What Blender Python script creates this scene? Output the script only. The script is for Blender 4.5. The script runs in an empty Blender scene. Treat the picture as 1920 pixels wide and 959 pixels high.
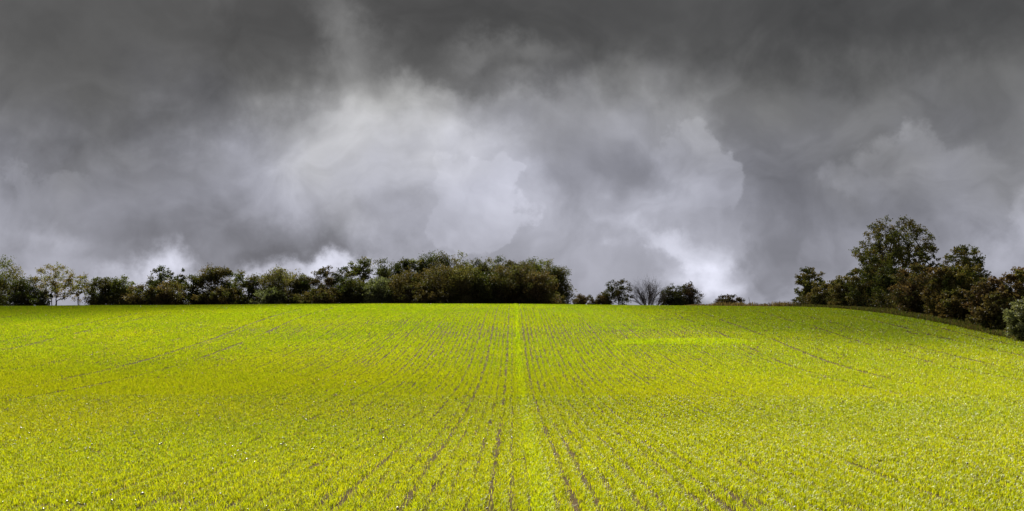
import bpy, math, random
import numpy as np
from mathutils import Vector

# ------------------------------------------------------------------ camera, sky, sun, exposure
F, YC, CX = 2000.0, 562.0, 960.0            # focal length and eye level in pixels of the 1920 px photograph
scene = bpy.context.scene
col = scene.collection
cam_data = bpy.data.cameras.new('camera')
cam = bpy.data.objects.new('camera', cam_data)
col.objects.link(cam)
cam_data.sensor_width = 36.0
cam_data.lens = 36.0 * F / 1920.0
cam_data.shift_y = (YC - 479.5) / 1920.0
cam_data.clip_start = 0.1
cam_data.clip_end = 12000.0
cam.location = (0, 0, 0)
cam.rotation_euler = (math.radians(90), 0, 0)
scene.camera = cam

scene.view_settings.view_transform = 'Standard'
scene.view_settings.look = 'None'
scene.view_settings.gamma = 1.0
scene.view_settings.use_curve_mapping = False
EXPOSURE = 1.2
scene.view_settings.exposure = EXPOSURE

SUN_EL, SUN_AZ = math.radians(38), math.radians(-16)     # azimuth measured from +Y (view direction) towards +X
sun_dir = Vector((math.sin(SUN_AZ) * math.cos(SUN_EL), math.cos(SUN_AZ) * math.cos(SUN_EL), math.sin(SUN_EL)))
sl = bpy.data.lights.new('sun', 'SUN')
sl.energy = 5.0
sl.angle = math.radians(0.8)
sl.color = (1.0, 0.96, 0.88)
sun = bpy.data.objects.new('sun', sl)
col.objects.link(sun)
sun.rotation_euler = (-sun_dir).to_track_quat('-Z', 'Y').to_euler()
sun.location = (0, 0, 200)

world = bpy.data.worlds.new('World')
scene.world = world
world.use_nodes = True
wt = world.node_tree
wt.nodes.clear()
WN, WL = wt.nodes, wt.links


def wn(kind, **kw):
    n = WN.new(kind)
    for k, v in kw.items():
        setattr(n, k, v)
    return n


def wset(sock, v):
    if isinstance(v, bpy.types.NodeSocket):
        WL.new(v, sock)
    else:
        sock.default_value = v


def wmath(op, a, b=0.0, c=0.0, clamp=False):
    n = wn('ShaderNodeMath', operation=op, use_clamp=clamp)
    wset(n.inputs[0], a)
    wset(n.inputs[1], b)
    wset(n.inputs[2], c)
    return n.outputs[0]


def wvec(op, a, b=(0, 0, 0)):
    n = wn('ShaderNodeVectorMath', operation=op)
    wset(n.inputs[0], a)
    wset(n.inputs[1], b)
    return n.outputs['Value'] if op == 'LENGTH' else n.outputs[0]


def wscale(a, s):
    n = wn('ShaderNodeVectorMath', operation='SCALE')
    wset(n.inputs[0], a)
    wset(n.inputs['Scale'], s)
    return n.outputs[0]


def wnoise(vec, scale, detail=6.0, rough=0.55, dist=0.0, lac=2.0):
    n = wn('ShaderNodeTexNoise', noise_dimensions='3D')
    wset(n.inputs['Vector'], vec)
    n.inputs['Scale'].default_value = scale
    n.inputs['Detail'].default_value = detail
    n.inputs['Roughness'].default_value = rough
    n.inputs['Lacunarity'].default_value = lac
    n.inputs['Distortion'].default_value = dist
    return n


tc = wn('ShaderNodeTexCoord')
D = wvec('NORMALIZE', tc.outputs['Generated'])
sep = wn('ShaderNodeSeparateXYZ')
WL.new(D, sep.inputs[0])
az = wmath('ARCTAN2', sep.outputs[0], sep.outputs[1])
el = wmath('ARCSINE', sep.outputs[2])
comb = wn('ShaderNodeCombineXYZ')
WL.new(az, comb.inputs[0])
WL.new(el, comb.inputs[1])
P0 = comb.outputs[0]
n_big = wnoise(wvec('ADD', D, (3.1, 0.7, 1.9)), 5.0, 4.0, 0.5)
n_mid = wnoise(wvec('ADD', D, (7.3, 2.2, 0.4)), 16.0, 6.0, 0.58)
n_fin = wnoise(wvec('ADD', D, (1.3, 5.2, 6.4)), 38.0, 5.0, 0.64)
wb = wvec('SUBTRACT', n_big.outputs['Color'], (0.5, 0.5, 0.5))
wm = wvec('SUBTRACT', n_mid.outputs['Color'], (0.5, 0.5, 0.5))
wf = wvec('SUBTRACT', n_fin.outputs['Color'], (0.5, 0.5, 0.5))
# puffy cells for the cumulus edges
vor = wn('ShaderNodeTexVoronoi', feature='SMOOTH_F1', voronoi_dimensions='3D')
WL.new(wvec('ADD', D, wscale(wm, 0.05)), vor.inputs['Vector'])
vor.inputs['Scale'].default_value = 26.0
vor.inputs['Smoothness'].default_value = 0.35
vor.inputs['Detail'].default_value = 1.0
vor.inputs['Roughness'].default_value = 0.5
puff = wmath('SUBTRACT', 0.42, vor.outputs['Distance'])
P_soft = wvec('MULTIPLY', wvec('ADD', wvec('ADD', P0, wscale(wb, 0.09)), wscale(wm, 0.10)), (1, 1, 0))
P_edge = wvec('MULTIPLY', wvec('ADD', wvec('ADD', P0, wscale(wm, 0.062)), wscale(wf, 0.03)), (1, 1, 0))


def px2ang(px, py):
    u, v = (px - CX) / F, (YC - py) / F
    a = math.atan(u)
    return a, math.atan(v * math.cos(a))


def layer(val, px, py, rx, ry, g, soft=0.9, op=1.0, rot=0.0, edge=False, pf=0.0):
    """one bank of cloud: brightness g (0-255) inside an ellipse of directions with a ragged rim"""
    a, e = px2ang(px, py)
    m = wn('ShaderNodeMapping', vector_type='TEXTURE')
    WL.new(P_edge if edge else P_soft, m.inputs[0])
    m.inputs['Location'].default_value = (a, e, 0)
    m.inputs['Rotation'].default_value = (0, 0, math.radians(rot))
    m.inputs['Scale'].default_value = (rx / F, ry / F, 1)
    d = wvec('LENGTH', m.outputs[0])
    if pf:
        d = wmath('SUBTRACT', d, wmath('MULTIPLY', puff, pf))
    r = wn('ShaderNodeMapRange', interpolation_type='SMOOTHSTEP')
    WL.new(d, r.inputs[0])
    r.inputs[1].default_value = 1 - soft
    r.inputs[2].default_value = 1 + soft
    r.inputs[3].default_value = op
    r.inputs[4].default_value = 0.0
    k = wn('ShaderNodeMix', data_type='FLOAT')
    WL.new(r.outputs[0], k.inputs[0])
    wset(k.inputs[2], val)
    wset(k.inputs[3], g / 255.0 if not isinstance(g, bpy.types.NodeSocket) else g)
    return k.outputs[0]


ramp = wn('ShaderNodeValToRGB')
WL.new(wmath('ADD', wmath('MULTIPLY', el, 2.0), wmath('MULTIPLY', wmath('SUBTRACT', n_big.outputs[0], 0.5), 0.25)), ramp.inputs[0])
cr = ramp.color_ramp
pts = [(0.0, 164), (0.12, 164), (0.24, 156), (0.38, 134), (0.50, 92), (0.60, 78), (1.0, 84)]
while len(cr.elements) < len(pts):
    cr.elements.new(0.5)
for e_, (p_, g_) in zip(cr.elements, pts):
    e_.position = p_
    e_.color = (g_ / 255,) * 3 + (1,)
val = ramp.outputs[0]
LAYERS = [
    # px, py, rx, ry, grey, soft, opacity, rot, ragged edge, puffs
    (0, 190, 200, 110, 108, 0.9, 0.8, 0, False, 0),
    (60, 300, 240, 60, 122, 0.9, 0.7, 0, False, 0),
    (330, 80, 330, 150, 76, 0.8, 0.95, 0, False, 0),
    (430, 235, 270, 110, 94, 0.8, 0.9, -14, False, 0),
    (1720, 150, 400, 150, 100, 0.9, 0.85, 0, False, 0),
    (1520, 270, 300, 150, 116, 0.8, 0.9, 0, False, 0),
    (1250, 190, 240, 50, 112, 0.9, 0.6, -10, False, 0),
    # pale heap in the middle and its dark neighbours
    (640, 345, 400, 150, 164, 0.7, 0.9, 6, False, 0),
    (980, 440, 260, 120, 166, 0.8, 0.85, 0, False, 0),
    (990, 230, 170, 70, 136, 0.7, 0.8, -20, False, 0),
    (1070, 320, 85, 100, 130, 0.6, 0.9, 0, False, 0),
    (740, 335, 270, 125, 188, 0.6, 0.85, 5, False, 0),
    (880, 340, 120, 110, 196, 0.5, 0.5, -20, True, 0.5),
    (895, 375, 100, 110, 200, 0.07, 0.7, 0, True, 0.6),
    (700, 300, 110, 50, 190, 0.5, 0.4, 15, True, 0.5),
    (520, 335, 190, 70, 172, 0.8, 0.6, 10, True, 0.3),
    (880, 205, 140, 40, 150, 0.8, 0.6, -10, False, 0.2),
    (640, 390, 120, 28, 156, 0.8, 0.5, 5, True, 0.2),
    # right heaps
    (1225, 300, 180, 120, 156, 0.4, 0.75, -14, True, 0.4),
    (1295, 325, 108, 95, 168, 0.08, 0.6, -10, True, 0.5),
    (1190, 320, 60, 42, 130, 0.8, 0.7, 0, True, 0.4),
    (1240, 350, 50, 22, 140, 0.7, 0.5, 0, True, 0.4),
    (1290, 430, 150, 60, 158, 0.8, 0.7, -10, True, 0.2),
    (1740, 350, 160, 105, 144, 0.12, 0.75, -18, True, 0.4),
    (1760, 300, 100, 50, 150, 0.5, 0.5, -10, True, 0.4),
    (1860, 410, 130, 90, 150, 0.7, 0.7, -20, True, 0.3),
    (1600, 400, 150, 45, 120, 0.8, 0.7, 0, False, 0),
    (1480, 500, 160, 90, 148, 0.8, 0.8, 0, False, 0),
    # lower left
    (120, 375, 100, 62, 146, 0.12, 0.7, 0, True, 0.5),
    (60, 455, 170, 80, 164, 0.7, 0.85, 0, True, 0.2),
    (110, 450, 62, 34, 196, 0.7, 0.7, -15, True, 0.6),
    (40, 500, 150, 34, 166, 0.7, 0.8, 0, True, 0),
    (310, 390, 150, 70, 130, 0.9, 0.7, 0, True, 0),
    (440, 445, 270, 42, 122, 0.9, 0.9, -5, False, 0.2),
    (480, 476, 220, 15, 112, 0.8, 0.7, 0, False, 0),
    # bright gap low over the wood
    (430, 524, 320, 26, 190, 0.7, 0.85, 2, True, 0.3),
    (640, 506, 90, 24, 240, 0.8, 0.9, 6, True, 0.5),
    (350, 494, 50, 28, 206, 0.8, 0.8, 0, True, 0.6),
    (275, 505, 45, 26, 196, 0.8, 0.7, 0, True, 0.6),
    (340, 518, 110, 16, 222, 0.8, 0.8, 0, True, 0.3),
    (205, 490, 40, 30, 144, 0.7, 0.5, 0, True, 0.4),
    # torn bright patch
    (1200, 490, 220, 90, 170, 0.7, 0.8, 0, False, 0),
    (1270, 490, 130, 48, 200, 0.4, 0.8, -32, True, 0.7),
    (1310, 500, 80, 56, 206, 0.4, 0.6, -30, True, 0.7),
    (1310, 520, 60, 30, 226, 0.6, 0.6, -30, True, 0.6),
    (1240, 465, 60, 20, 214, 0.6, 0.6, -25, True, 0.5),
    (1255, 500, 52, 16, 165, 0.8, 0.7, -20, True, 0.5),
    (1890, 478, 55, 36, 194, 0.8, 0.85, -30, True, 0.6),
    (1925, 415, 24, 36, 190, 0.8, 0.7, 0, True, 0.4),
    (1462, 490, 78, 80, 136, 0.18, 0.85, 8, True, 0.7),
    (1235, 540, 50, 30, 165, 0.8, 0.6, 0, True, 0.4),
    # dark ceiling
    (920, 45, 330, 90, 74, 0.6, 0.95, -4, False, 0),
    (790, 130, 120, 40, 88, 0.9, 0.75, -10, False, 0),
    (1560, 25, 480, 95, 74, 0.8, 0.95, -4, False, 0),
    (650, 85, 45, 110, 134, 1.0, 0.85, 32, True, 0.3),
    (900, 100, 60, 34, 136, 1.0, 0.75, 0, True, 0.6),
    (1000, 90, 80, 26, 116, 1.0, 0.7, 0, True, 0.6),
]
for L in LAYERS:
    val = layer(val, *L)
# fine texture of the vapour
n_wisp = wnoise(wvec('ADD', wvec('MULTIPLY', D, (1.0, 1.0, 1.5)), wscale(wb, 0.35)), 9.0, 9.0, 0.5, 0.6)
tex = wmath('ADD', wmath('MULTIPLY', wmath('SUBTRACT', n_wisp.outputs[0], 0.5), 0.55),
            wmath('MULTIPLY', wmath('SUBTRACT', n_fin.outputs[0], 0.5), 0.08))
val = wmath('MULTIPLY', val, wmath('ADD', 1.0, tex))
lin = wmath('POWER', val, 2.2)
tintf = wn('ShaderNodeMapRange', interpolation_type='SMOOTHSTEP')
WL.new(wmath('ADD', el, wmath('MULTIPLY', wmath('SUBTRACT', n_big.outputs[0], 0.5), 0.25)), tintf.inputs[0])
tintf.inputs[1].default_value = 0.08
tintf.inputs[2].default_value = 0.22
tm = wn('ShaderNodeMix', data_type='RGBA')
WL.new(tintf.outputs[0], tm.inputs[0])
tm.inputs[6].default_value = (0.945, 0.960, 1.12, 1)
tm.inputs[7].default_value = (1.0, 1.0, 1.0, 1)
cloud_col = wvec('MULTIPLY', tm.outputs[2], wn('ShaderNodeCombineXYZ').outputs[0])
cc = WN[-1] if False else None
cx_ = wn('ShaderNodeCombineXYZ')
for i in range(3):
    WL.new(lin, cx_.inputs[i])
cloud_col = wvec('MULTIPLY', tm.outputs[2], cx_.outputs[0])
cloud_col = wscale(cloud_col, 2.0 ** -EXPOSURE)
sky = wn('ShaderNodeTexSky', sky_type='NISHITA')
sky.sun_disc = False
sky.sun_elevation = SUN_EL
sky.sun_rotation = SUN_AZ
sky.dust_density = 2.0
bg_c = wn('ShaderNodeBackground')
WL.new(cloud_col, bg_c.inputs[0])
bg_s = wn('ShaderNodeBackground')
WL.new(sky.outputs[0], bg_s.inputs[0])
bg_s.inputs[1].default_value = 0.06
mxs = wn('ShaderNodeMixShader')
mxs.inputs[0].default_value = 0.992                     # closed cloud deck, a trace of clear sky through it
WL.new(bg_s.outputs[0], mxs.inputs[1])
WL.new(bg_c.outputs[0], mxs.inputs[2])
wo = wn('ShaderNodeOutputWorld')
WL.new(mxs.outputs[0], wo.inputs[0])
for n in list(WN):
    if n.type == 'COMBXYZ' and not any(o.is_linked for o in n.outputs):
        WN.remove(n)

# ------------------------------------------------------------------ helpers
R = np.random.default_rng(11)


def vnoise(x, y, seed=0):
    x = np.asarray(x, float)
    y = np.asarray(y, float)
    tab = np.random.default_rng(seed).random((256, 256))
    xi, yi = np.floor(x).astype(int), np.floor(y).astype(int)
    fx, fy = x - xi, y - yi
    fx, fy = fx * fx * (3 - 2 * fx), fy * fy * (3 - 2 * fy)
    a, b = tab[xi % 256, yi % 256], tab[(xi + 1) % 256, yi % 256]
    c, d = tab[xi % 256, (yi + 1) % 256], tab[(xi + 1) % 256, (yi + 1) % 256]
    return (a * (1 - fx) + b * fx) * (1 - fy) + (c * (1 - fx) + d * fx) * fy


def fbm(x, y, seed=0, oct=4):
    s, a, t = 0, 1.0, 0
    for o in range(oct):
        s = s + a * vnoise(np.asarray(x) * 2 ** o + o * 17.3, np.asarray(y) * 2 ** o + o * 9.1, seed + o)
        t += a
        a *= 0.5
    return s / t


prof_d = np.array([-300, -20, 0, 6, 9, 11, 13, 17, 22, 29, 34, 40, 46, 52, 58, 64, 70, 76, 84, 100, 130, 200, 400, 900, 2500, 6000.])
prof_z = np.array([-1.58, -1.58, -1.58, -1.60, -1.66, -1.74, -1.84, -2.02, -2.17, -2.22, -2.13, -1.85, -1.46, -1.07, -0.72, -0.45, -0.31, -0.33, -0.52, -0.95, -1.45, -2.0, -4, -10, -30, -75])
_dd = np.arange(-320, 420, 0.25)
_zz = np.interp(_dd, prof_d, prof_z)
_k = np.exp(-0.5 * (np.arange(-24, 25) * 0.25 / 1.8) ** 2)
_zz = np.convolve(np.pad(_zz, 24, mode='edge'), _k / _k.sum(), 'valid')


def sstep(a, b, x):
    t = np.clip((x - a) / (b - a), 0, 1)
    return t * t * (3 - 2 * t)


def ground(x, y):
    x = np.asarray(x, float)
    y = np.asarray(y, float)
    z = np.where(y < 400, np.interp(y, _dd, _zz), np.interp(y, prof_d, prof_z))
    side = np.interp(x, [-400, -34, -23, -9, 0, 5, 12, 19, 30, 60, 400], [-1.2, -.14, -.10, 0, 0, -.06, -.13, -.20, -.35, -.8, -3])
    z = z + side * sstep(48, 70, y)
    z = z + (fbm(x / 9.0, y / 9.0, 5, 2) - 0.5) * 0.10 * sstep(300, 60, np.abs(y)) * sstep(3, 12, y)
    return z


def mesh_from(name, V, faces_n, loops, mat, parent=None, colors=None, smooth=False):
    me = bpy.data.meshes.new(name)
    V = np.asarray(V, np.float32)
    loops = np.asarray(loops, np.int32)
    nf = len(loops) // faces_n
    me.vertices.add(len(V))
    me.vertices.foreach_set('co', V.ravel())
    me.loops.add(len(loops))
    me.loops.foreach_set('vertex_index', loops)
    me.polygons.add(nf)
    me.polygons.foreach_set('loop_start', np.arange(nf, dtype=np.int32) * faces_n)
    me.polygons.foreach_set('loop_total', np.full(nf, faces_n, np.int32))
    if smooth:
        me.polygons.foreach_set('use_smooth', np.ones(nf, bool))
    me.update(calc_edges=True)
    if colors is not None:
        at = me.attributes.new('tint', 'FLOAT_COLOR', 'POINT')
        c = np.ones((len(V), 4), np.float32)
        c[:, :3] = colors
        at.data.foreach_set('color', c.ravel())
    me.materials.append(mat)
    o = bpy.data.objects.new(name, me)
    col.objects.link(o)
    if parent is not None:
        o.parent = parent
    return o


def tag(o, label=None, cat=None, group=None, kind=None):
    if label:
        o['label'] = label
    if cat:
        o['category'] = cat
    if group:
        o['group'] = group
    if kind:
        o['kind'] = kind
    return o


def new_mat(name):
    m = bpy.data.materials.new(name)
    m.use_nodes = True
    m.node_tree.nodes.clear()
    return m, m.node_tree.nodes, m.node_tree.links


def leaf_material(name, trans=0.5, rough=0.5, gloss=0.05, gain=1.0):
    m, N, L = new_mat(name)
    at = N.new('ShaderNodeAttribute')
    at.attribute_name = 'tint'
    sc = N.new('ShaderNodeVectorMath')
    sc.operation = 'SCALE'
    L.new(at.outputs['Color'], sc.inputs[0])
    sc.inputs['Scale'].default_value = gain
    df = N.new('ShaderNodeBsdfDiffuse')
    tr = N.new('ShaderNodeBsdfTranslucent')
    L.new(sc.outputs[0], df.inputs[0])
    tw = N.new('ShaderNodeVectorMath')          # light passing through a leaf comes out yellower
    tw.operation = 'MULTIPLY'
    L.new(sc.outputs[0], tw.inputs[0])
    tw.inputs[1].default_value = (1.15, 1.05, 0.5)
    L.new(tw.outputs[0], tr.inputs[0])
    mx = N.new('ShaderNodeMixShader')
    mx.inputs[0].default_value = trans
    L.new(df.outputs[0], mx.inputs[1])
    L.new(tr.outputs[0], mx.inputs[2])
    gl = N.new('ShaderNodeBsdfGlossy')
    gl.inputs['Roughness'].default_value = rough
    gl.inputs[0].default_value = (1, 1, 1, 1)
    m2 = N.new('ShaderNodeMixShader')
    m2.inputs[0].default_value = gloss
    L.new(mx.outputs[0], m2.inputs[1])
    L.new(gl.outputs[0], m2.inputs[2])
    out = N.new('ShaderNodeOutputMaterial')
    L.new(m2.outputs[0], out.inputs[0])
    return m


def soil_material():
    m, N, L = new_mat('soil')
    g = N.new('ShaderNodeNewGeometry')
    n1 = N.new('ShaderNodeTexNoise')
    n1.inputs['Scale'].default_value = 1.3
    n1.inputs['Detail'].default_value = 8
    n2 = N.new('ShaderNodeTexNoise')
    n2.inputs['Scale'].default_value = 22
    n2.inputs['Detail'].default_value = 6
    n2.inputs['Roughness'].default_value = 0.7
    L.new(g.outputs['Position'], n1.inputs['Vector'])
    L.new(g.outputs['Position'], n2.inputs['Vector'])
    r = N.new('ShaderNodeValToRGB')
    ad = N.new('ShaderNodeMath')
    ad.operation = 'MULTIPLY_ADD'
    L.new(n2.outputs[0], ad.inputs[0])
    ad.inputs[1].default_value = 0.6
    sb = N.new('ShaderNodeMath')
    sb.operation = 'MULTIPLY'
    L.new(n1.outputs[0], sb.inputs[0])
    sb.inputs[1].default_value = 0.4
    L.new(sb.outputs[0], ad.inputs[2])
    L.new(ad.outputs[0], r.inputs[0])
    r.color_ramp.elements[0].position = 0.35
    r.color_ramp.elements[0].color = (0.028, 0.017, 0.006, 1)
    r.color_ramp.elements[1].position = 0.66
    r.color_ramp.elements[1].color = (0.11, 0.070, 0.026, 1)
    b = N.new('ShaderNodeBsdfPrincipled')
    L.new(r.outputs[0], b.inputs['Base Color'])
    b.inputs['Roughness'].default_value = 1.0
    b.inputs['Specular IOR Level'].default_value = 0.08
    bp = N.new('ShaderNodeBump')
    bp.inputs['Strength'].default_value = 0.9
    bp.inputs['Distance'].default_value = 0.03
    L.new(n2.outputs[0], bp.inputs['Height'])
    L.new(bp.outputs[0], b.inputs['Normal'])
    out = N.new('ShaderNodeOutputMaterial')
    L.new(b.outputs[0], out.inputs[0])
    return m


def simple_material(name, c0, c1, scale, rough=0.9, bump=0.3):
    m, N, L = new_mat(name)
    t = N.new('ShaderNodeTexCoord')
    n = N.new('ShaderNodeTexNoise')
    n.inputs['Scale'].default_value = scale
    n.inputs['Detail'].default_value = 6
    L.new(t.outputs['Object'], n.inputs['Vector'])
    r = N.new('ShaderNodeValToRGB')
    r.color_ramp.elements[0].position = 0.35
    r.color_ramp.elements[0].color = (*c0, 1)
    r.color_ramp.elements[1].position = 0.65
    r.color_ramp.elements[1].color = (*c1, 1)
    L.new(n.outputs[0], r.inputs[0])
    b = N.new('ShaderNodeBsdfPrincipled')
    L.new(r.outputs[0], b.inputs['Base Color'])
    b.inputs['Roughness'].default_value = rough
    bp = N.new('ShaderNodeBump')
    bp.inputs['Strength'].default_value = bump
    bp.inputs['Distance'].default_value = 0.02
    L.new(n.outputs[0], bp.inputs['Height'])
    L.new(bp.outputs[0], b.inputs['Normal'])
    out = N.new('ShaderNodeOutputMaterial')
    L.new(b.outputs[0], out.inputs[0])
    return m


M_soil = soil_material()
M_crop = leaf_material('wheat_leaf', trans=0.55, rough=0.45, gloss=0.035)
M_leaf = leaf_material('tree_leaf', trans=0.40, rough=0.5, gloss=0.02, gain=1.6)
M_weed = leaf_material('dry_stalk', trans=0.5, rough=0.6, gloss=0.02, gain=1.4)
M_bark = simple_material('bark', (0.030, 0.026, 0.020), (0.085, 0.075, 0.06), 6)
M_twig = simple_material('bare_twig', (0.09, 0.075, 0.06), (0.19, 0.165, 0.135), 3)
M_flint = simple_material('flint', (0.22, 0.20, 0.17), (0.52, 0.48, 0.41), 9, rough=0.35, bump=0.1)

# ------------------------------------------------------------------ ground, one sheet to the horizon
xs = np.unique(np.concatenate([np.arange(-60, 60.1, 0.75), np.array([-4000, -2500, -1500, -900, -500, -300, -200, -140, -100, -80, 80, 100, 140, 200, 300, 500, 900, 1500, 2500, 4000])]))
ys = np.unique(np.concatenate([np.arange(-6, 110.1, 0.5), np.array([-300, -150, -60, -25, -12, 115, 120, 130, 140, 155, 170, 185, 200, 230, 270, 320, 400, 550, 900, 1500, 2500, 4000, 6000])]))
GX, GY = np.meshgrid(xs, ys)
GZ = ground(GX, GY)
V = np.stack([GX.ravel(), GY.ravel(), GZ.ravel()], 1)
nx, ny = len(xs), len(ys)
ii = (np.arange(ny - 1)[:, None] * nx + np.arange(nx - 1)[None, :]).ravel()
loops = np.stack([ii, ii + 1, ii + nx + 1, ii + nx], 1).ravel()
g_o = mesh_from('field_ground', V, 4, loops, M_soil, smooth=True)
tag(g_o, 'bare brown soil of the rolling field between the drilled rows', kind='structure')

# ------------------------------------------------------------------ cloud volumes added above the frame to shade parts of the field
def cloud(tx, ty, rx, ry, thick, optical, seed):
    me = bpy.data.meshes.new('cloud')
    nu, nv = 40, 20
    th = np.linspace(0, 2 * np.pi, nu, endpoint=False)
    ph = np.linspace(0.02, np.pi - 0.02, nv)
    T_, P_ = np.meshgrid(th, ph)
    lump = 0.75 + 0.6 * fbm(np.cos(T_) * 1.7 + 5, np.sin(T_) * 1.7 + P_ * 1.1, seed, 3)
    X = rx * np.sin(P_) * np.cos(T_) * lump
    Y = ry * np.sin(P_) * np.sin(T_) * lump
    Z = thick * np.cos(P_) * lump
    V = np.stack([X.ravel(), Y.ravel(), Z.ravel()], 1)
    idx = np.arange(nu * nv).reshape(nv, nu)
    nx_ = np.roll(idx, -1, 1)
    q = np.stack([idx[:-1], idx[1:], nx_[1:], nx_[:-1]], -1).reshape(-1, 4)
    faces = [tuple(int(k) for k in f) for f in q] + [tuple(int(k) for k in idx[0]), tuple(int(k) for k in idx[-1][::-1])]
    me.from_pydata([tuple(v) for v in V], [], faces)
    m, N, L = new_mat('shade_cloud_vapour')
    vs = N.new('ShaderNodeVolumePrincipled')
    vs.inputs['Density'].default_value = optical / (2 * thick)
    vs.inputs['Color'].default_value = (0.95, 0.95, 0.97, 1)
    vs.inputs['Anisotropy'].default_value = 0.3
    out = N.new('ShaderNodeOutputMaterial')
    L.new(vs.outputs[0], out.inputs['Volume'])
    me.materials.append(m)
    o = bpy.data.objects.new('cloud', me)  # unseen cloud, put between sun and field for its soft shadow
    col.objects.link(o)
    o.location = Vector((tx, ty, -1)) + sun_dir * 420.0
    tag(o, kind='structure')
    return o


cloud(44, 86, 46, 52, 18, 0.95, 3)
cloud(-50, 98, 44, 42, 18, 1.5, 8)
cloud(-12, 27, 16, 9, 7, 0.28, 12)

# ------------------------------------------------------------------ the young crop in drilled rows
ROW = 0.17
X_C = 0.246


def half_width(y):
    return 0.5 * y + 2.5


def crop_keep(x, y, row):
    """chance that a plant stands here: thin patches, gappy rows, tramlines, double-sown strips"""
    big = fbm(x / 5.5 + 3, y / 7.5, 21, 3)
    fine = fbm(x / 0.5, y / 0.9, 31, 3)
    keep = 1.0 - 0.3 * sstep(0.55, 0.75, fine)
    hole = fbm(x / 0.33, y / 0.5, 37, 2)
    keep = keep * (1 - 0.9 * sstep(0.80, 0.86, hole))
    rowf = np.random.default_rng(77).random(4096)[(row + 2000) % 4096]
    gap = vnoise(row * 7.7, y / 2.2, 41)
    keep = keep * (1 - 0.3 * (rowf > 0.9) * (gap > 0.35)) * (1 - 0.35 * (gap > 0.86))
    sparse = np.exp(-((x - 0.3) / 4.6) ** 2 - ((y - 46.5) / 4.0) ** 2) + np.exp(-((x - 7.0) / 2.8) ** 2 - ((y - 46.5) / 1.6) ** 2)
    keep = keep * (1 - 0.5 * np.clip(sparse * (0.5 + big), 0, 1))
    edge = sstep(10.2, 8.8, y)
    keep = keep * (1 - edge * 0.6 * sstep(0.52, 0.66, fbm(x / 0.45, y / 0.45, 55, 3)))
    for xt in (-11.5, 9.7, 14.6, 18.6, -19.5, -27.0):
        for s in (-0.8, 0.8):
            keep = keep * (1 - 0.88 * (np.abs(x - xt - s - 0.06 * np.sin(y / 3.1)) < 0.085) * (vnoise(y / 1.7, xt + s, 61) > 0.25))
    return keep


def crop_strip(x, y):
    return (np.abs(x - X_C) < 0.09) | ((x > 4.7 + (43.6 - y) * -0.35) & (x < 9.2 + (42.5 - y) * 0.3) & (y > 41.3) & (y < 43.4))


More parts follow.
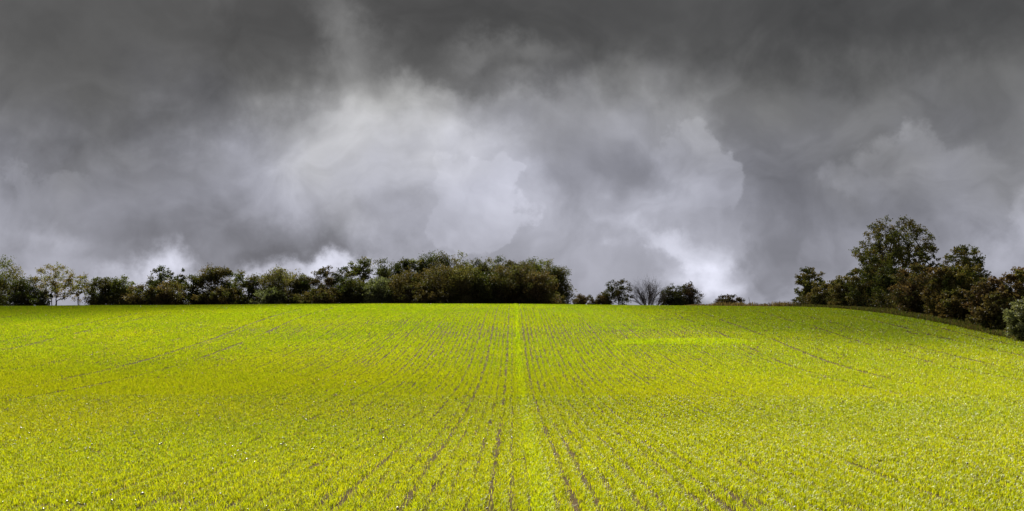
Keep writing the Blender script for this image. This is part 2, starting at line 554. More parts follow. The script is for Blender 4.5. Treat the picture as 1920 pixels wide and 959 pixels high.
def blades(y0, y1, seg, seed, n0=6500.0, w0=0.0048):
    # plants thin out in number and broaden smoothly with distance, without a step anywhere
    r = np.random.default_rng(seed)
    yy = np.linspace(y0, y1, 2000)
    pdf = 2 * half_width(yy) * n0 * (9.0 / yy) ** 1.3
    cdf = np.cumsum((pdf[1:] + pdf[:-1]) / 2 * np.diff(yy))
    y = np.interp(r.random(int(cdf[-1])) * cdf[-1], np.concatenate([[0], cdf]), yy)
    hgt = 0.054
    x0 = r.uniform(-1, 1, len(y)) * half_width(y)
    row = np.round((x0 - X_C) / ROW).astype(int)
    # clump plants along the row
    y = y + r.normal(0, 0.01, len(y))
    x = X_C + row * ROW + r.normal(0, 1, len(y)) * (0.025 + 0.020 * vnoise(y / 0.45, row * 5.9, 13)) + 0.03 * (vnoise(y / 0.8, row * 3.3, 3) - 0.5) + 0.036 * (np.random.default_rng(78).random(4096)[(row + 2000) % 4096] - 0.5)
    strip = crop_strip(x0, y)
    x = np.where(strip, x0, x)
    k = crop_keep(x, y, row)
    k = np.where(strip, 1.0, k)
    ok = (r.random(len(y)) < k) & (x < 20.6)
    x, y, strip = x[ok], y[ok], strip[ok]
    n = len(x)
    z = ground(x, y)
    vig = 0.8 + 0.5 * fbm(x / 3.0, y / 3.0, 71, 3)
    h = hgt * r.uniform(0.6, 1.25, n) * vig * np.where(strip, 1.35, 1.0)
    w = w0 * (y / 9.0) ** 1.06 * r.uniform(0.7, 1.3, n)
    a = r.uniform(0, 2 * np.pi, n)
    lean = r.uniform(0.15, 0.95, n)
    dx, dy = np.cos(a) * lean, np.sin(a) * lean
    b = a + np.pi / 2 + r.normal(0, 0.5, n)
    wx, wy = np.cos(b) * w * 0.5, np.sin(b) * w * 0.5
    base = np.stack([x, y, z - 0.01], 1)
    W = np.stack([wx, wy, np.zeros(n)], 1)
    up1 = np.stack([dx * h * 0.35, dy * h * 0.35, h * 0.62], 1)
    up2 = np.stack([dx * h * 1.0, dy * h * 1.0, h * (1.0 - 0.25 * lean)], 1)
    if seg == 2:
        V = np.stack([base - W * 0.6, base + W * 0.6, base + up1 + W, base + up1 - W, base + up2 + W * 0.15, base + up2 - W * 0.15], 1)
        nv = 6
        q = np.array([0, 1, 2, 3, 3, 2, 4, 5])
    else:
        V = np.stack([base - W * 0.8, base + W * 0.8, base + up2 + W * 0.5, base + up2 - W * 0.5], 1)
        nv = 4
        q = np.array([0, 1, 2, 3])
    loops = (np.arange(n)[:, None] * nv + q[None, :]).ravel()
    # leaf colour: fresh yellow-green, greener with distance, some yellowing tips, some deeper green
    hue = np.clip(0.5 + 0.6 * (fbm(x / 4, y / 5, 81, 3) - 0.5) + r.normal(0, 0.22, n) + 0.20 - 0.6 * sstep(14, 66, y), 0, 1)[:, None]
    deep, fresh = np.array([0.22, 0.345, 0.008]), np.array([0.42, 0.46, 0.006])
    c = deep * (1 - hue) + fresh * hue
    yel = (r.random(n) < 0.04)[:, None]
    c = np.where(yel, np.array([0.42, 0.36, 0.09]), c)
    c = c * r.uniform(0.8, 1.2, (n, 1))
    c = np.where(strip[:, None], c * np.array([1.10, 1.14, 1.0]), c)
    return V.reshape(-1, 3), loops, np.repeat(c, nv, 0)


VV, LL, CC, off = [], [], [], 0
quads = []
for (y0, y1, seg, seed) in [(6.5, 24.0, 2, 1), (24.0, 88.0, 1, 2)]:
    v, l, c = blades(y0, y1, seg, seed)
    VV.append(v)
    LL.append(l + off)
    CC.append(c)
    off += len(v)
crop = mesh_from('young_wheat', np.concatenate(VV), 4, np.concatenate(LL), M_crop, colors=np.concatenate(CC))
tag(crop, 'bright yellow-green young wheat in drilled rows over the whole field', 'crop', kind='stuff')

# ------------------------------------------------------------------ flints lying in the rows
r = np.random.default_rng(5)
n = 5200
y = 6.5 + 70 * r.random(n) ** 1.7
x = r.uniform(-1, 1, n) * half_width(y)
ok = (x < 20.3) & (r.random(n) < 0.15 + 1.1 * sstep(0.45, 0.7, fbm(x / 2.5, y / 3.5, 141, 3)))
x, y = x[ok], y[ok]
row = np.round((x - X_C) / ROW)
x = X_C + (row + 0.5) * ROW + r.normal(0, 0.025, len(x))
n = len(x)
ico_v = np.array([(0, 0, 1), (.9, 0, .35), (.28, .85, .4), (-.75, .5, .45), (-.7, -.55, .4), (.3, -.85, .35), (.7, .5, -.4), (-.3, .8, -.4), (-.9, 0, -.4), (-.25, -.8, -.4), (.7, -.5, -.4), (0, 0, -.9)])
ico_f = np.array([(0, 1, 2), (0, 2, 3), (0, 3, 4), (0, 4, 5), (0, 5, 1), (1, 6, 2), (2, 7, 3), (3, 8, 4), (4, 9, 5), (5, 10, 1), (2, 6, 7), (3, 7, 8), (4, 8, 9), (5, 9, 10), (1, 10, 6), (11, 7, 6), (11, 8, 7), (11, 9, 8), (11, 10, 9), (11, 6, 10)])
s = r.uniform(0.005, 0.012, (n, 1, 1)) * (1 + 0.020 * y[:, None, None]) * r.uniform(0.6, 1.3, (n, 1, 3))
v = ico_v[None] * s * (1 + r.normal(0, 0.15, (n, 12, 1)))
v = v + np.stack([x, y, ground(x, y) + 0.03], 1)[:, None, :]
loops = (np.arange(n)[:, None, None] * 12 + ico_f[None]).ravel()
st = mesh_from('field_flints', v.reshape(-1, 3), 3, loops, M_flint)
tag(st, 'pale flint stones scattered through the whole wheat field', 'stones', kind='stuff')


# ------------------------------------------------------------------ tufts: verge, dry weeds, undergrowth
def tufts(name, x, y, h, w, palette, mat, seed, lean=0.5):
    r = np.random.default_rng(seed)
    n = len(x)
    z = ground(x, y)
    h = h * r.uniform(0.4, 1.2, n)
    w = w * r.uniform(0.6, 1.4, n)
    a = r.uniform(0, 2 * np.pi, n)
    ln = r.uniform(0.05, lean, n)
    b = r.uniform(0, np.pi, n)
    base = np.stack([x, y, z - 0.02], 1)
    W = np.stack([np.cos(b) * w / 2, np.sin(b) * w / 2, 0 * w], 1)
    tip = np.stack([np.cos(a) * ln * h, np.sin(a) * ln * h, h], 1)
    V = np.stack([base - W, base + W, base + tip + W * .6, base + tip - W * .6], 1).reshape(-1, 3)
    pal = np.array(palette)
    c = pal[r.integers(0, len(pal), n)] * r.uniform(0.7, 1.3, (n, 1))
    return mesh_from(name, V, 4, np.arange(4 * n), mat, colors=np.repeat(c, 4, 0))


r = np.random.default_rng(9)
n = 26000
vy = 38 + 50 * r.random(n)
vx = 20.45 + 1.8 * r.random(n) ** 1.2
v_o = tufts('grass_verge', vx, vy, 0.10 + 0.16 * fbm(vx, vy / 1.5, 91, 3), 0.035,
            [(0.05, 0.075, 0.015), (0.08, 0.10, 0.02), (0.12, 0.10, 0.045), (0.06, 0.05, 0.03)], M_leaf, 10, 0.9)
tag(v_o, 'rough dull grass verge along the foot of the hedge', 'grass', kind='stuff')
n = 5200
wy = 84 + 3.0 * r.random(n)
wx = 12.6 + 10.2 * r.random(n)
prof = 0.08 + 0.62 * fbm(wx / 0.9, wy / 3, 95, 3) * sstep(12.6, 17.5, wx)
w_o = tufts('dry_weeds', wx, wy, prof + 0.10, 0.045,
            [(0.19, 0.15, 0.09), (0.13, 0.10, 0.06), (0.22, 0.18, 0.10), (0.09, 0.075, 0.04)], M_weed, 11, 0.35)
tag(w_o, 'dry tan weeds standing along the crest left of the hedge', 'weeds', kind='stuff')


def bramble(name, x, y, h, size, palette, seed):
    r = np.random.default_rng(seed)
    z = ground(x, y) + h * r.random(len(x)) ** 1.2
    pal = np.array(palette)
    c = pal[r.integers(0, len(pal), len(x))] * r.uniform(0.7, 1.3, (len(x), 1))
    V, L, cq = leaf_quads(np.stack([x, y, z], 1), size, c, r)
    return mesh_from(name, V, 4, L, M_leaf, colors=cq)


# ------------------------------------------------------------------ trees and bushes
def tube_mesh(edges, sides=5):
    """edges: list of (p0, r0, p1, r1)"""
    E = len(edges)
    p0 = np.array([e[0] for e in edges])
    r0 = np.array([e[1] for e in edges])
    p1 = np.array([e[2] for e in edges])
    r1 = np.array([e[3] for e in edges])
    d = p1 - p0
    ln = np.linalg.norm(d, axis=1, keepdims=True) + 1e-9
    d = d / ln
    ref = np.where(np.abs(d[:, 2:3]) > 0.9, np.array([[1., 0, 0]]), np.array([[0, 0, 1.]]))
    a = np.cross(d, ref)
    a /= np.linalg.norm(a, axis=1, keepdims=True) + 1e-9
    b = np.cross(d, a)
    t = np.arange(sides) * 2 * np.pi / sides
    ring = a[:, None, :] * np.cos(t)[None, :, None] + b[:, None, :] * np.sin(t)[None, :, None]
    v0 = p0[:, None, :] - d[:, None, :] * r0[:, None, None] * 0.3 + ring * r0[:, None, None]
    v1 = p1[:, None, :] + d[:, None, :] * r1[:, None, None] * 0.3 + ring * r1[:, None, None]
    V = np.concatenate([v0, v1], 1).reshape(-1, 3)
    i = np.arange(sides)
    j = (i + 1) % sides
    q = np.stack([i, j, j + sides, i + sides], 1)
    loops = (np.arange(E)[:, None, None] * (2 * sides) + q[None]).ravel()
    return V, loops


def leaf_quads(pts, size, cols, rr, flat=0.0):
    n = len(pts)
    s = size * rr.uniform(0.6, 1.35, (n, 1))
    a = rr.normal(0, 1, (n, 3))
    a[:, 2] *= (1 - flat)
    a /= np.linalg.norm(a, axis=1, keepdims=True)
    c = rr.normal(0, 1, (n, 3))
    b = np.cross(a, c)
    b /= np.linalg.norm(b, axis=1, keepdims=True)
    V = np.stack([pts - a * s * 0.62, pts - b * s * 0.36, pts + a * s * 0.62, pts + b * s * 0.36], 1).reshape(-1, 3)
    return V, np.arange(4 * n), np.repeat(cols, 4, 0)


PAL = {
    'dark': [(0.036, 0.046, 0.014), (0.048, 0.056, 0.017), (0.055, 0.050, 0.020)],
    'green': [(0.060, 0.072, 0.018), (0.082, 0.092, 0.024), (0.098, 0.088, 0.030)],
    'olive': [(0.085, 0.088, 0.030), (0.11, 0.100, 0.040), (0.090, 0.075, 0.034)],
    'yellow': [(0.14, 0.125, 0.035), (0.11, 0.115, 0.028), (0.15, 0.11, 0.035)],
    'brown': [(0.074, 0.056, 0.026), (0.060, 0.050, 0.022), (0.058, 0.060, 0.020)],
    'rust': [(0.088, 0.062, 0.032), (0.074, 0.057, 0.028), (0.070, 0.070, 0.026)],
    'red': [(0.070, 0.048, 0.030), (0.056, 0.044, 0.024), (0.055, 0.054, 0.022)],
    'grey': [(0.085, 0.098, 0.056), (0.105, 0.115, 0.070), (0.065, 0.075, 0.034)],
}


def plant(name, label, cat, group, px, top, w, d, pal='dark', cb=0.15, shape='tree', leaves=5200, size=0.19,
          clumps=70, crad=0.24, stems=1, seed=None, depth=0.9, topw=None, x_shift=0.0, rag=0.22, twigs=5, part='trunk'):
    dense = crad >= 0.24
    if dense and leaves:
        leaves, w, crad = int(leaves * 2.6), w * 1.22, 0.31
        if shape == 'tree' and cb < 0.1:
            shape, cb = 'bush', 0.0
    seed = seed if seed is not None else int(px * 7 + top * 3 + d)
    if d > 150 and leaves:
        top, w = top - 4, w * 1.06
    rr = np.random.default_rng(seed)
    X = (px - CX) / F * d
    zb = float(ground(X, d))
    H = (YC - top) / F * d - zb
    Rx = w / 2 / F * d
    root = bpy.data.objects.new(name, None)
    col.objects.link(root)
    root.location = (X, d, zb)
    root.rotation_euler = (0, 0, 0)
    tag(root, label, cat, group)
    # clump centres inside an uneven envelope
    crownH = H * (1 - cb)
    rc = crad * min(Rx, crownH * 0.55)
    C = []
    lob = rr.uniform(0, 100, 2)
    tries = 0
    while len(C) < clumps and tries < clumps * 60:
        tries += 1
        p = rr.normal(0, 1, 3)
        p /= np.linalg.norm(p)
        if shape == 'tree':
            rad = rr.random() ** (1 / 2.6)
        else:
            rad = rr.random() ** (1 / 2.2)
        lump = 1 - rag + 2 * rag * float(vnoise(math.atan2(p[1], p[0]) * 1.6 + lob[0], p[2] * 2.6 + lob[1], 7))
        q = p * rad * lump
        # a bush or hedge tree is fuller towards the ground
        x, y_, z = q[0] * Rx, q[1] * Rx * depth, q[2] * 0.5 + 0.5
        if shape == 'bush':
            z = z * 1.15 - 0.15
            if z < 0.02:
                z = rr.uniform(0.02, 0.2)
        if shape == 'round':
            z = min(1.0, z)
        zz = H * cb + z * crownH
        zz = min(zz, H - rc * 0.6)
        if zz < 0.1:
            continue
        C.append((x + x_shift * Rx * (z), y_, zz))
    C = np.array(C)
    # make the top and the sides reach the wanted outline
    C[:, 2] += (C[:, 2] / max(C[:, 2].max(), 1e-3)) * max(0, (H - rc * 0.7 - C[:, 2].max()))
    sx = (Rx - rc * 0.6) / max(np.abs(C[:, 0]).max(), 1e-3)
    C[:, 0] *= min(max(sx, 0.8), 1.3)
    # skeleton: every clump joins the nearest part of what has grown so far
    nodes, par = [], []
    for s in range(stems):
        a = rr.uniform(0, 2 * np.pi)
        sp = 0.0 if stems == 1 else Rx * 0.12
        bx_, by_ = math.cos(a) * sp, math.sin(a) * sp
        nodes.append(np.array([bx_, by_, -0.15]))
        par.append(-1)
        k = 5
        hh = H * (0.55 if shape == 'tree' else 0.30)
        lx, ly = rr.normal(0, 0.10, 2) * Rx + np.array([bx_, by_]) * (1.5 if stems > 1 else 0)
        for i in range(1, k + 1):
            t = i / k
            nodes.append(np.array([bx_ + lx * t + rr.normal(0, .03) * Rx * .5, by_ + ly * t, hh * t]))
            par.append(len(nodes) - 2)
    tips = []
    order = np.argsort(C[:, 0] ** 2 + C[:, 1] ** 2 + (C[:, 2] - H * 0.35) ** 2)
    for ci in order:
        c = C[ci]
        A = np.array(nodes)
        dd = np.linalg.norm(A - c, axis=1) + 1.2 * np.maximum(0, A[:, 2] - c[2] + 0.25 * np.hypot(A[:, 0] - c[0], A[:, 1] - c[1]))
        dd[np.array(par) < 0] += H
        j = int(np.argmin(dd))
        p0 = nodes[j]
        last = j
        for t in (0.35, 0.7, 1.0):
            q = p0 + (c - p0) * t
            q = q + rr.normal(0, 0.05, 3) * np.linalg.norm(c - p0)
            q[2] += 0.10 * np.linalg.norm(c - p0) * math.sin(t * math.pi)
            nodes.append(q)
            par.append(last)
            last = len(nodes) - 1
        tips.append(last)
    n_nodes = len(nodes)
    cnt = np.zeros(n_nodes)
    for t in tips:
        k = t
        while k >= 0:
            cnt[k] += 1
            k = par[k]
    rad = 0.010 * (H / 7) * np.sqrt(np.maximum(cnt, 0.6)) ** 1.15
    edges = [(nodes[par[i]], min(rad[par[i]], rad[i] * 1.5), nodes[i], rad[i]) for i in range(n_nodes) if par[i] >= 0]
    tw_pts = []
    for t in tips:
        for k in range(twigs):
            v = rr.normal(0, 1, 3)
            v /= np.linalg.norm(v)
            v[2] = abs(v[2]) * 0.8 + 0.05
            e = nodes[t] + v * rc * rr.uniform(0.7, 1.35)
            mid = (nodes[t] + e) / 2 + rr.normal(0, 0.08, 3) * rc
            r_ = rad[t] * 0.55
            edges.append((nodes[t], r_, mid, r_ * 0.7))
            edges.append((mid, r_ * 0.7, e, r_ * 0.35))
            tw_pts.append(mid)
            tw_pts.append(e)
    V, L = tube_mesh(edges, 4 if d > 90 else 5)
    mesh_from(part, V, 4, L, M_bark, root, smooth=True)
    if leaves:
        tw = np.array(tw_pts)
        n1 = int(leaves * 0.55)
        i1 = rr.integers(0, len(tw), n1)
        pA = tw[i1] + rr.normal(0, 1, (n1, 3)) * rc * np.array([0.22, 0.22, 0.16])
        n2 = leaves - n1
        i2 = rr.integers(0, len(C), n2)
        g = rr.normal(0, 1, (n2, 3))
        g /= np.linalg.norm(g, axis=1, keepdims=True)
        pB = C[i2] + g * (rr.random((n2, 1)) ** 0.5) * rc * np.array([1.0, 1.0, 0.75])
        Pn = np.concatenate([pA, pB])
        Pn[:, 2] = np.maximum(Pn[:, 2], 0.03)
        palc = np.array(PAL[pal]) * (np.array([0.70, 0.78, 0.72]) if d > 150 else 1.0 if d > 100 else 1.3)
        cl_c = rr.integers(0, len(palc), len(C))
        tone = rr.uniform(0.8, 1.2, len(C))
        # nearest clump colours for twig leaves come from their index
        tipi = (i1 // (2 * twigs)) if twigs else i1
        ordc = np.array(order)
        cA = ordc[np.clip(tipi, 0, len(C) - 1)]
        ci_ = np.concatenate([cA, i2])
        cc_ = palc[cl_c[ci_]] * tone[ci_][:, None] * rr.uniform(0.7, 1.35, (len(ci_), 1))
        V, L, cq = leaf_quads(Pn, size, cc_, rr)
        mesh_from('crown', V, 4, L, M_leaf, root, colors=cq)
    return root


def bare_shrub(label, px, top, w, d, seed=3):
    rr = np.random.default_rng(seed)
    X = (px - CX) / F * d
    zb = float(ground(X, d))
    H = (YC - top) / F * d - zb
    Rx = w / 2 / F * d
    root = bpy.data.objects.new('bare_shrub', None)
    col.objects.link(root)
    root.location = (X, d, zb)
    tag(root, label, 'shrub')
    st_edges, tw_edges = [], []

    def grow(p, dr, ln, rad, lev):
        k = 5
        q = p
        for i in range(k):
            dr2 = dr + rr.normal(0, 0.10, 3)
            dr2[2] += 0.04
            dr2 /= np.linalg.norm(dr2)
            e = q + dr2 * ln / k
            r1 = rad * (1 - 0.12)
            (st_edges if lev == 0 else tw_edges).append((q, rad, e, r1))
            rad = r1
            if lev < 3 and i >= (1 if lev == 0 else 0):
                for s in range(2 if lev < 2 else 1):
                    sd = dr2 + rr.normal(0, 0.42, 3)
                    sd[2] = max(sd[2], 0.15)
                    sd /= np.linalg.norm(sd)
                    grow(e, sd, ln * rr.uniform(0.35, 0.55), rad * 0.6, lev + 1)
            q, dr = e, dr2
    for s in range(21):
        a = rr.uniform(0, 2 * np.pi)
        t = rr.uniform(0.05, 1.0)
        dr = np.array([math.cos(a) * t * 0.95 * Rx / H * 2, math.sin(a) * t * 0.6 * Rx / H * 2, 1.0])
        dr /= np.linalg.norm(dr)
        grow(np.array([math.cos(a) * 0.15 * Rx * t, math.sin(a) * 0.15 * t, -0.1]), dr, H * rr.uniform(0.68, 0.82) * (1 - 0.18 * t), 0.034, 0)
    V, L = tube_mesh(st_edges, 5)
    mesh_from('stem', V, 4, L, M_twig, root, smooth=True)
    V, L = tube_mesh(tw_edges, 3)
    mesh_from('twig', V, 4, L, M_twig, root, smooth=True)
    return root


G_ROW = 'trees in the long row on the left horizon'
G_WOOD = 'trees of the tall wood on the horizon'
DB = 180.0
# (name, label, px, top, width, depth, palette, options)
T = lambda nm, lb, px, tp, w, d, pal, grp, cat='tree', **k: plant(nm, lb, cat, grp, px, tp, w, d, pal, **k)

# --- left row
T('tree', 'dark green leafy tree cut by the left edge of the picture', -5, 490, 90, DB, 'green', G_ROW, clumps=80, leaves=6500, cb=.05)
T('bush', 'low dark green bush between the leftmost tree and the airy yellowing tree', 44, 528, 50, DB - 4, 'dark', G_ROW, 'bush', shape='bush', cb=0, leaves=4200)
T('tree', 'tall airy yellowing tree with sky between its thin trunks', 100, 500, 88, DB, 'yellow', G_ROW, clumps=120, leaves=6500, cb=.20, crad=.18, stems=3, size=.17, rag=.15)
T('tree', 'smaller see-through tree with bare lower stems right of the airy yellowing tree', 152, 517, 54, DB, 'yellow', G_ROW, clumps=70, leaves=3000, cb=.25, crad=.18, stems=2, size=.16, rag=.15)
T('bush', 'very low dark bush at the foot of the airy yellowing tree', 78, 550, 44, DB - 6, 'dark', G_ROW, 'bush', shape='bush', cb=0, leaves=2200, clumps=30)
T('tree', 'dense dark green tree just right of the see-through tree', 194, 525, 46, DB, 'dark', G_ROW, cb=.0, leaves=5000)
T('tree', 'broad dense green tree with an even flat top in the left row', 228, 523, 46, DB, 'green', G_ROW, cb=.0, leaves=5000)
T('bush', 'brownish bush below the flat-topped trees of the left row', 262, 540, 62, DB - 5, 'brown', G_ROW, 'bush', shape='bush', cb=0, leaves=4500)
T('tree', 'dark tree with a peaked top and sky showing through on its right side', 302, 503, 58, DB, 'dark', G_ROW, cb=.0, leaves=8500, crad=.22, rag=.25)
T('tree', 'tree with a thin gappy top between two denser peaks of the left row', 338, 509, 40, DB + 3, 'dark', G_ROW, cb=.1, leaves=4200, crad=.2, clumps=45, rag=.35)
T('bush', 'rust tinted bush in front of the peaked dark tree', 318, 532, 46, DB - 5, 'rust', G_ROW, 'bush', shape='bush', cb=0, leaves=3600)
T('tree', 'short dark tree in the dip right of the thin gappy tree', 365, 520, 42, DB, 'dark', G_ROW, cb=.0, leaves=4200)
T('tree', 'tall rounded dark tree with brown tinged crown in the left row', 402, 504, 58, DB, 'brown', G_ROW, cb=.0, leaves=5600)
T('tree', 'dark green tree with two small peaks right of the rounded brown tinged tree', 446, 514, 44, DB, 'green', G_ROW, cb=.0, leaves=4600, rag=.35)
T('tree', 'low dark tree in the dip left of the broad olive tree', 484, 521, 44, DB, 'dark', G_ROW, cb=.0, leaves=4400)
T('tree', 'broad domed olive green tree in the left row', 530, 507, 74, DB, 'olive', G_ROW, cb=.0, leaves=7000, clumps=90, rag=.12)
T('tree', 'dark tree just right of the domed olive tree', 572, 519, 40, DB, 'dark', G_ROW, cb=.0, leaves=4000)
T('tree', 'dark purplish tree with lacy top against the bright cloud gap', 606, 503, 56, DB, 'red', G_ROW, cb=.0, leaves=7500, crad=.22, rag=.25)
T('tree', 'lacy dark tree where the left row meets the tall wood', 642, 504, 54, DB, 'dark', G_ROW, cb=.0, leaves=7500, crad=.22, rag=.25)
T('bush', 'grey green bush low in front of the domed olive tree', 505, 545, 60, DB - 6, 'grey', G_ROW, 'bush', shape='bush', cb=0, leaves=3600)
T('bush', 'brown bush low under the rounded brown tinged tree', 408, 545, 70, DB - 6, 'brown', G_ROW, 'bush', shape='bush', cb=0, leaves=4200)
T('bush', 'dark bush low in front of the purplish lacy tree', 600, 543, 74, DB - 6, 'brown', G_ROW, 'bush', shape='bush', cb=0, leaves=4500)

# --- the tall wood
for a in [
    ('lacy edged tree forming the left shoulder of the tall wood', 678, 486, 56, 4, 'green', dict(crad=.22, rag=.25, leaves=9500)),
    ('very dark dense tree second from the left end of the wood', 724, 489, 56, 4, 'dark', {}),
    ('dark flat topped tree left of the dip in the wood skyline', 758, 490, 42, 4, 'dark', {}),
    ('tree with small knobbly top just right of the skyline dip', 786, 487, 40, 4, 'green', {}),
    ('highest tree of the wood, dark green with a domed top', 816, 477, 62, 5, 'dark', dict(leaves=7000)),
    ('tall slender topped olive tree right of the highest tree', 858, 478, 50, 4, 'olive', dict(leaves=6200)),
    ('dark grey green tree in the middle of the wood skyline', 894, 491, 48, 4, 'dark', {}),
    ('green tree with a small tuft on top in the even part of the wood skyline', 928, 488, 46, 5, 'green', {}),
    ('dark tree with level top between two tufted trees of the wood', 960, 491, 44, 4, 'dark', {}),
    ('tree with a bumpy green top above the rusty trees at the right of the wood', 990, 489, 52, 6, 'green', {}),
    ('tall dark green tree at the right shoulder of the wood', 1018, 491, 56, 8, 'green', dict(leaves=7000)),
    ('rounded dark green tree closing the right end of the wood', 1034, 507, 64, 5, 'dark', dict(leaves=8500, clumps=110, rag=.12)),
]:
    lb, px, tp, w, dd, pal, k = a
    kk = dict(leaves=6000, clumps=110, cb=0, rag=.12)
    kk.update(k)
    T('tree', lb, px, tp, w, DB + dd, pal, G_WOOD, **kk)
for a in [
    ('low round grey green bush at the foot of the left shoulder of the wood', 708, 527, 56, -5, 'grey', 'bush'),
    ('dark low tree at the left foot of the wood', 660, 528, 50, -4, 'dark', 'bush'),
    ('brown tree below the skyline dip of the wood', 764, 512, 66, -3, 'brown', 'tree'),
    ('rust brown spreading tree in front of the highest tree of the wood', 822, 502, 70, -3, 'brown', 'tree'),
    ('dull olive tree with a pale trunk line in the middle of the wood front', 868, 504, 62, -4, 'olive', 'tree'),
    ('dark hollow tree with sky specks under its crown in the wood front', 908, 508, 58, -3, 'dark', 'tree'),
    ('brown tinted tree in the wood front left of the reddest tree', 948, 502, 62, -3, 'brown', 'tree'),
    ('tall rusty tree in the wood front below the right shoulder', 984, 495, 58, -2, 'rust', 'tree'),
    ('small orange brown domed tree at the right foot of the wood', 1012, 515, 56, -6, 'rust', 'tree'),
    ('dark brown bush at the foot of the wood between the brown and the spreading tree', 792, 538, 76, -7, 'brown', 'bush'),
]:
    lb, px, tp, w, dd, pal, nm = a
    T(nm, lb, px, tp, w, DB + dd, pal, G_WOOD, nm, shape='bush', leaves=6000, clumps=110, cb=0.0, rag=.12)

# --- bushes standing alone on the crest
G_CR = 'bushes standing alone on the crest'
DC = 120.0
T('bush', 'low grey brown bush just right of the wood', 1092, 553, 42, DC, 'brown', G_CR, 'bush', shape='bush', cb=0, leaves=2400, size=.12, stems=4)
T('bush', 'small dark bush leaning on the round bush with many stems', 1130, 549, 34, DC, 'brown', G_CR, 'bush', shape='bush', cb=0, leaves=2400, size=.12, stems=3)
T('bush', 'tall round dark bush on many bare stems', 1160, 524, 58, DC, 'dark', G_CR, 'bush', cb=.12, leaves=4200, size=.12, stems=7, rag=.12, clumps=90, crad=.2)
bare_shrub('leafless fan-shaped grey shrub between two dark bushes', 1218, 529, 68, DC)
T('bush', 'dark bush right of the leafless shrub, left of a touching pair', 1262, 537, 44, DC, 'dark', G_CR, 'bush', shape='bush', cb=0, leaves=3600, size=.12, stems=5)
T('bush', 'dark purplish bush, right of a touching pair, with bright sky behind', 1291, 533, 42, DC + 1, 'red', G_CR, 'bush', cb=.0, leaves=3200, size=.12, stems=4, rag=.1)
T('bush', 'small reddish bush alone at the edge of the dry weeds', 1362, 553, 50, DC - 20, 'red', G_CR, 'bush', shape='bush', cb=0, leaves=2400, size=.10, stems=4)

# one stiff stalk leaning out of the weeds
X0 = (1407 - CX) / F * 85
zb = float(ground(X0, 85))
zt = (YC - 558) / F * 85
V, L = tube_mesh([(np.array([X0, 85, zb - .1]), .018, np.array([X0 - .06, 85, (zb + zt) / 2]), .015), (np.array([X0 - .06, 85, (zb + zt) / 2]), .015, np.array([X0 - .13, 85, zt]), .010)], 6)
s_o = mesh_from('dead_stalk', V, 4, L, M_twig, smooth=True)
tag(s_o, 'thin grey stalk leaning out of the dry weeds', 'stalk')

# --- the hedge on the right and its trees
G_H = 'bushes of the right hedge'
HX = 22.3


def hb(lb, px, tp, w, pal, hx=HX, **k):
    d = hx * F / (px - CX)
    kk = dict(shape='bush', cb=0, leaves=9000, size=.095, clumps=110, crad=.2, stems=4)
    kk.update(k)
    return plant('bush', lb, 'bush', G_H, px, tp, w, d, pal, **kk)


T('tree', 'small airy green tree at the left end of the hedge', 1517, 501, 62, 84.0, 'green', None, leaves=10000, size=.105, clumps=130, crad=.18, cb=.0, rag=.12, shape='bush')
hb('olive bush sloping down to the left beside the small airy tree', 1548, 526, 76, 'olive')
hb('pale olive bush second in the hedge from its left end', 1590, 518, 72, 'olive', leaves=10000)
hb('dark green bush under the left side of the tall tree', 1632, 500, 80, 'dark', hx=22.8, leaves=12000)
T('tree', 'tallest tree, airy green crown with black limbs above the hedge', 1680, 407, 152, 96.0, 'green', None, leaves=17000, size=.13, clumps=260, crad=.12, cb=.20, rag=.16, stems=2, seed=101)
T('tree', 'leafy green tree filling the space below the left side of the tallest tree', 1640, 462, 100, 90.0, 'green', None, leaves=9500, size=.14, clumps=120, crad=.17, cb=0, shape='bush')
T('tree', 'thin spreading green tree between the tallest tree and its lower neighbour', 1738, 455, 56, 92.0, 'green', None, leaves=5000, size=.12, clumps=80, crad=.17, cb=.1, rag=.2)
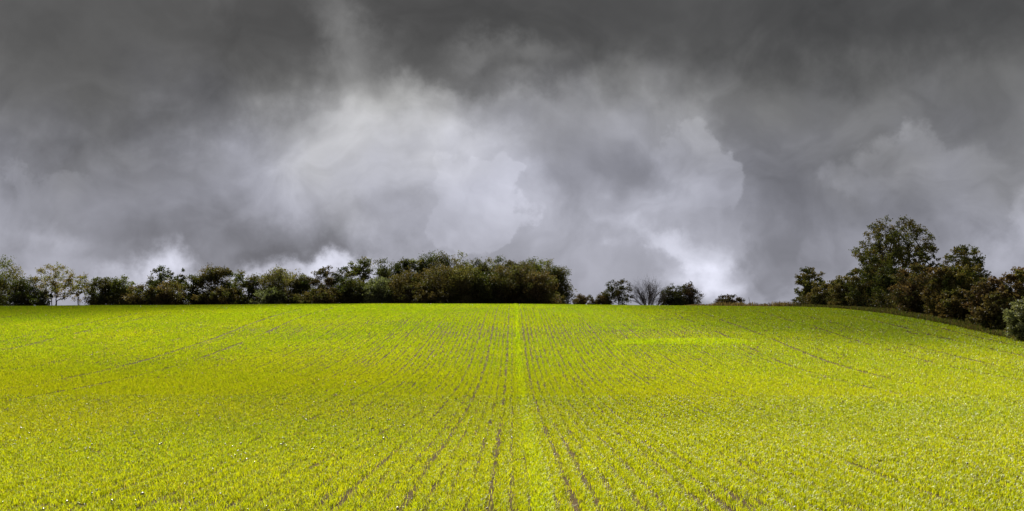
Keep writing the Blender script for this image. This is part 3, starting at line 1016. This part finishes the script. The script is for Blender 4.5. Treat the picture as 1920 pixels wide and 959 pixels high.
T('tree', 'lower green tree with a ragged crown right of the tallest tree', 1806, 461, 92, 78.0, 'green', None, leaves=16000, size=.115, clumps=210, crad=.16, cb=.0, rag=.15, shape='bush')
hb('dark green bush in the middle of the hedge under the tallest tree', 1676, 500, 84, 'dark', hx=23.2, leaves=12000)
hb('red brown hawthorn bush below the right side of the tallest tree', 1720, 497, 96, 'rust', leaves=14000, clumps=140)
hb('rusty hawthorn bush with green patches, middle of the hedge', 1772, 503, 90, 'brown', leaves=14000, clumps=140)
hb('green bush growing among the rusty ones below the lower ragged tree', 1808, 500, 86, 'green', hx=23.0, leaves=14000, clumps=140)
hb('dark red bush left of the tall rust coloured bush', 1856, 520, 90, 'red', leaves=14000, clumps=140)
hb('tall rust coloured bush rising at the right edge of the picture', 1904, 503, 84, 'rust', hx=23.0, leaves=14000, clumps=140)
hb('low brown bush at the hedge foot left of the grey green bush', 1872, 548, 84, 'brown', hx=21.7, leaves=10000)
hb('low dark bush at the hedge foot below the rusty ones', 1800, 542, 90, 'brown', hx=21.9, leaves=10000)
hb('nearest bush, grey green and rounded, at the right edge', 1922, 560, 86, 'grey', hx=20.9, leaves=14000, size=.07, clumps=140)

# --- tangled undergrowth that closes the foot of the tree line and of the hedge
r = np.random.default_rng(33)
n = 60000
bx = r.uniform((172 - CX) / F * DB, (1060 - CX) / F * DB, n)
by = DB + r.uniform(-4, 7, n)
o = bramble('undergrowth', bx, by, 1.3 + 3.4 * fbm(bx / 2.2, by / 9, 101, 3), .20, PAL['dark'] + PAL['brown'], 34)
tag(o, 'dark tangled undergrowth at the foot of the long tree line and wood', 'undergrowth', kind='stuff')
n = 42000
by = r.uniform(45, 83, n)
bx = 22.6 + r.uniform(-0.7, 1.6, n)
o = bramble('hedge_bottom_growth', bx, by, 0.35 + 1.3 * fbm(bx / 1.5, by / 2.2, 103, 3), .09, PAL['dark'] + PAL['brown'], 35)
tag(o, 'dark tangled growth along the foot of the right hedge', 'undergrowth', kind='stuff')
